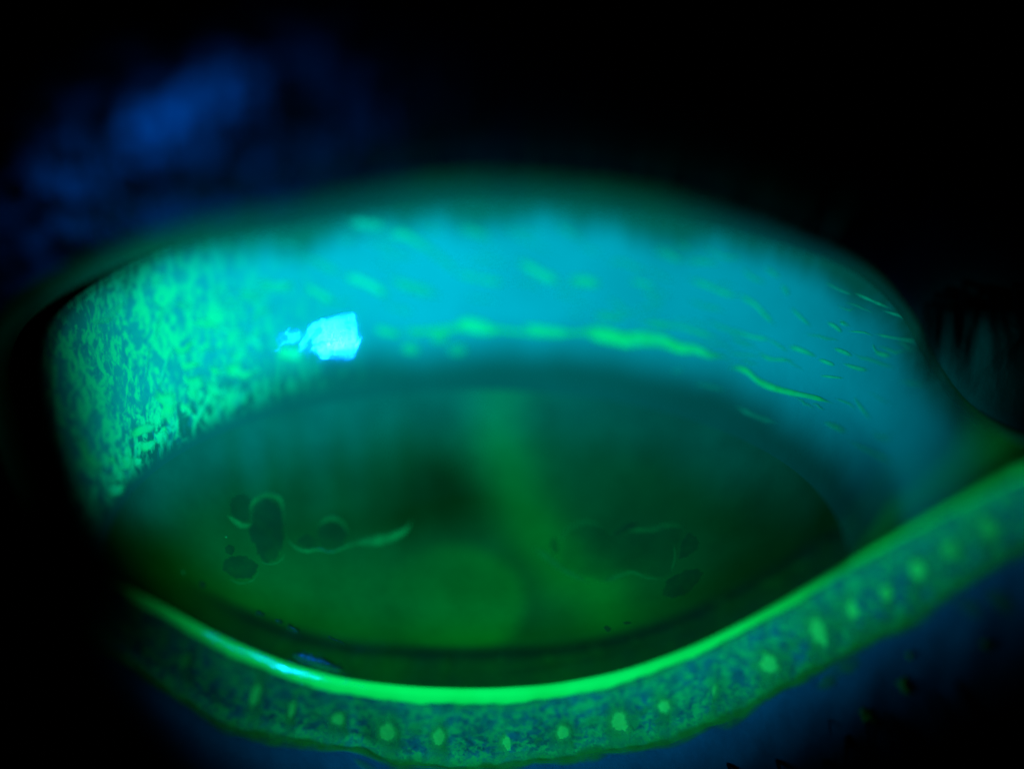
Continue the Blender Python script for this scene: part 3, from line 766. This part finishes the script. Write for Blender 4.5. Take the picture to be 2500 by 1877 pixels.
# ------------------------------------------------------------------ eyelashes
def tube(name, pts, r, mat, parent, ns=7, tip=.15):
    p = np.asarray(pts, float); n = len(p)
    t = np.gradient(p, axis=0); t /= np.linalg.norm(t, axis=1, keepdims=True)
    a = np.cross(t, [0.31, .2, .93]); a /= np.linalg.norm(a, axis=1, keepdims=True); b_ = np.cross(t, a)
    rr = r * np.interp(np.linspace(0, 1, n), [0, .25, .6, 1], [.45, 1, .8, tip])
    an = np.linspace(0, 2 * math.pi, ns, endpoint=False)
    V = p[:, None] + rr[:, None, None] * (np.cos(an)[None, :, None] * a[:, None] + np.sin(an)[None, :, None] * b_[:, None])
    V = V.reshape(-1, 3)
    f = grid_faces(n, ns, True) + [list(range(ns))[::-1], [(n - 1) * ns + i for i in range(ns)]]
    return mesh_obj(name, V, f, mat, parent)
def bez(p0, p1, p2, n=12):
    t = np.linspace(0, 1, n)[:, None]
    return (1 - t)**2 * np.array(p0) + 2 * t * (1 - t) * np.array(p1) + t**2 * np.array(p2)
# upper lashes above the arch: out towards the microscope, then curling up
for u in np.linspace(.27, .76, 80):
    i = int(np.clip((u + RNG.normal(0, .004)) * 299, 0, 299))
    q0 = mw[i] + 6 + RNG.random() * 10
    root = pt(UB[i, 0] + nm[i, 0] * q0, UB[i, 1] + nm[i, 1] * q0, fO[i] - .05)
    L = RNG.uniform(5, 7.5); side = RNG.normal(0, .6) + (u - .5) * 4
    tube('eyelash', bez(root, root + [side * .3, -.55 * L, .10 * L], root + [side, -.75 * L, .85 * L]), .05, M_HAIR, upper)
# lashes hanging at the outer corner
for i, (x0, y0, x1, y1, c_) in enumerate([(2262,735,2248,940,0),(2285,740,2272,945,1),(2312,752,2282,930,0),(2347,755,2318,960,0),(2352,735,2350,960,0),(2395,725,2340,1000,0),(2410,745,2452,1010,0),(2430,720,2500,1000,0),(2470,735,2530,1010,0),(2330,735,2322,905,1),(2500,760,2540,960,0)]):
    u_i = int(np.argmin(np.hypot(UB[:, 0] + nm[:, 0] * 50 - x0, UB[:, 1] + nm[:, 1] * 50 - y0)))
    f0 = fO[u_i] + .02
    y0 -= (i * 37) % 80
    a_, b_ = pt(x0, y0, f0 - .1), pt(x1, y1, f0 + 1.6)
    tube('eyelash', bez(a_, (a_ + b_) / 2 + [0, -.5, .1], b_), .07, M_HAIR, upper)
# short lashes of the lower lid
def low_pt(x, y, up=0.0): return pt(x, y, float(fwd_margin(np.array([x]), np.array([y]))[0]) + up)
for x0, y0, x1, y1, r in [(2118,1742,2122,1850,.055),(2140,1755,2128,1840,.05),(2070,1782,2062,1880,.07),(2022,1748,2030,1800,.02),(1895,1852,1912,1905,.05),(1775,1862,1800,1915,.05),(2010,1850,2020,1900,.06),(2160,1745,2190,1870,.05),(2260,1690,2330,1850,.05),(1600,1880,1610,1960,.06),(2330,1660,2440,1840,.05)]:
    a_, b_ = low_pt(x0, y0, -.04), low_pt(x1, y1, .35)
    tube('eyelash', bez(a_, (a_ + b_) / 2 + [0, -.05, .02], b_), r * .7, M_HAIR, lower)
# crusts round the roots of the lower lashes
def crust(x, y, w_, h_, rot, label):
    n = 14; m = 6
    a = np.linspace(0, 2 * math.pi, n, endpoint=False); s = np.linspace(0, 1, m)
    r = 1 + .22 * RNG.standard_normal(n)
    c_, s_ = math.cos(math.radians(rot)), math.sin(math.radians(rot))
    ex, ey = s[:, None] * w_ / 2 * (r * np.cos(a))[None], s[:, None] * h_ / 2 * (r * np.sin(a))[None]
    ex[0] += .05 * np.cos(a); ey[0] += .05 * np.sin(a)
    X, Y = x + ex * c_ - ey * s_, y + ex * s_ + ey * c_
    F = fwd_margin(X, Y) - .01 + .10 * (1 - s[:, None]**2) * (1 + .3 * RNG.standard_normal(X.shape))
    o = mesh_obj('lash_crust', pt(X, Y, F).reshape(-1, 3), grid_faces(m, n, True), M_CRUST)
    o['label'] = label; o['category'] = 'crust'; o['group'] = 'crusts on the lower lid skin'
crust(2112, 1738, 74, 34, 38, 'olive crust with dark lashes growing out of it below the lid margin')
crust(2208, 1672, 26, 46, -22, 'small dim green crust standing alone on blue skin above the dark shadow')
crust(2410, 1572, 28, 28, 0, 'round olive speck on the lid skin beside the outer corner')
crust(2222, 1598, 18, 14, 30, 'tiny pale green speck on blue skin close under the lid margin')
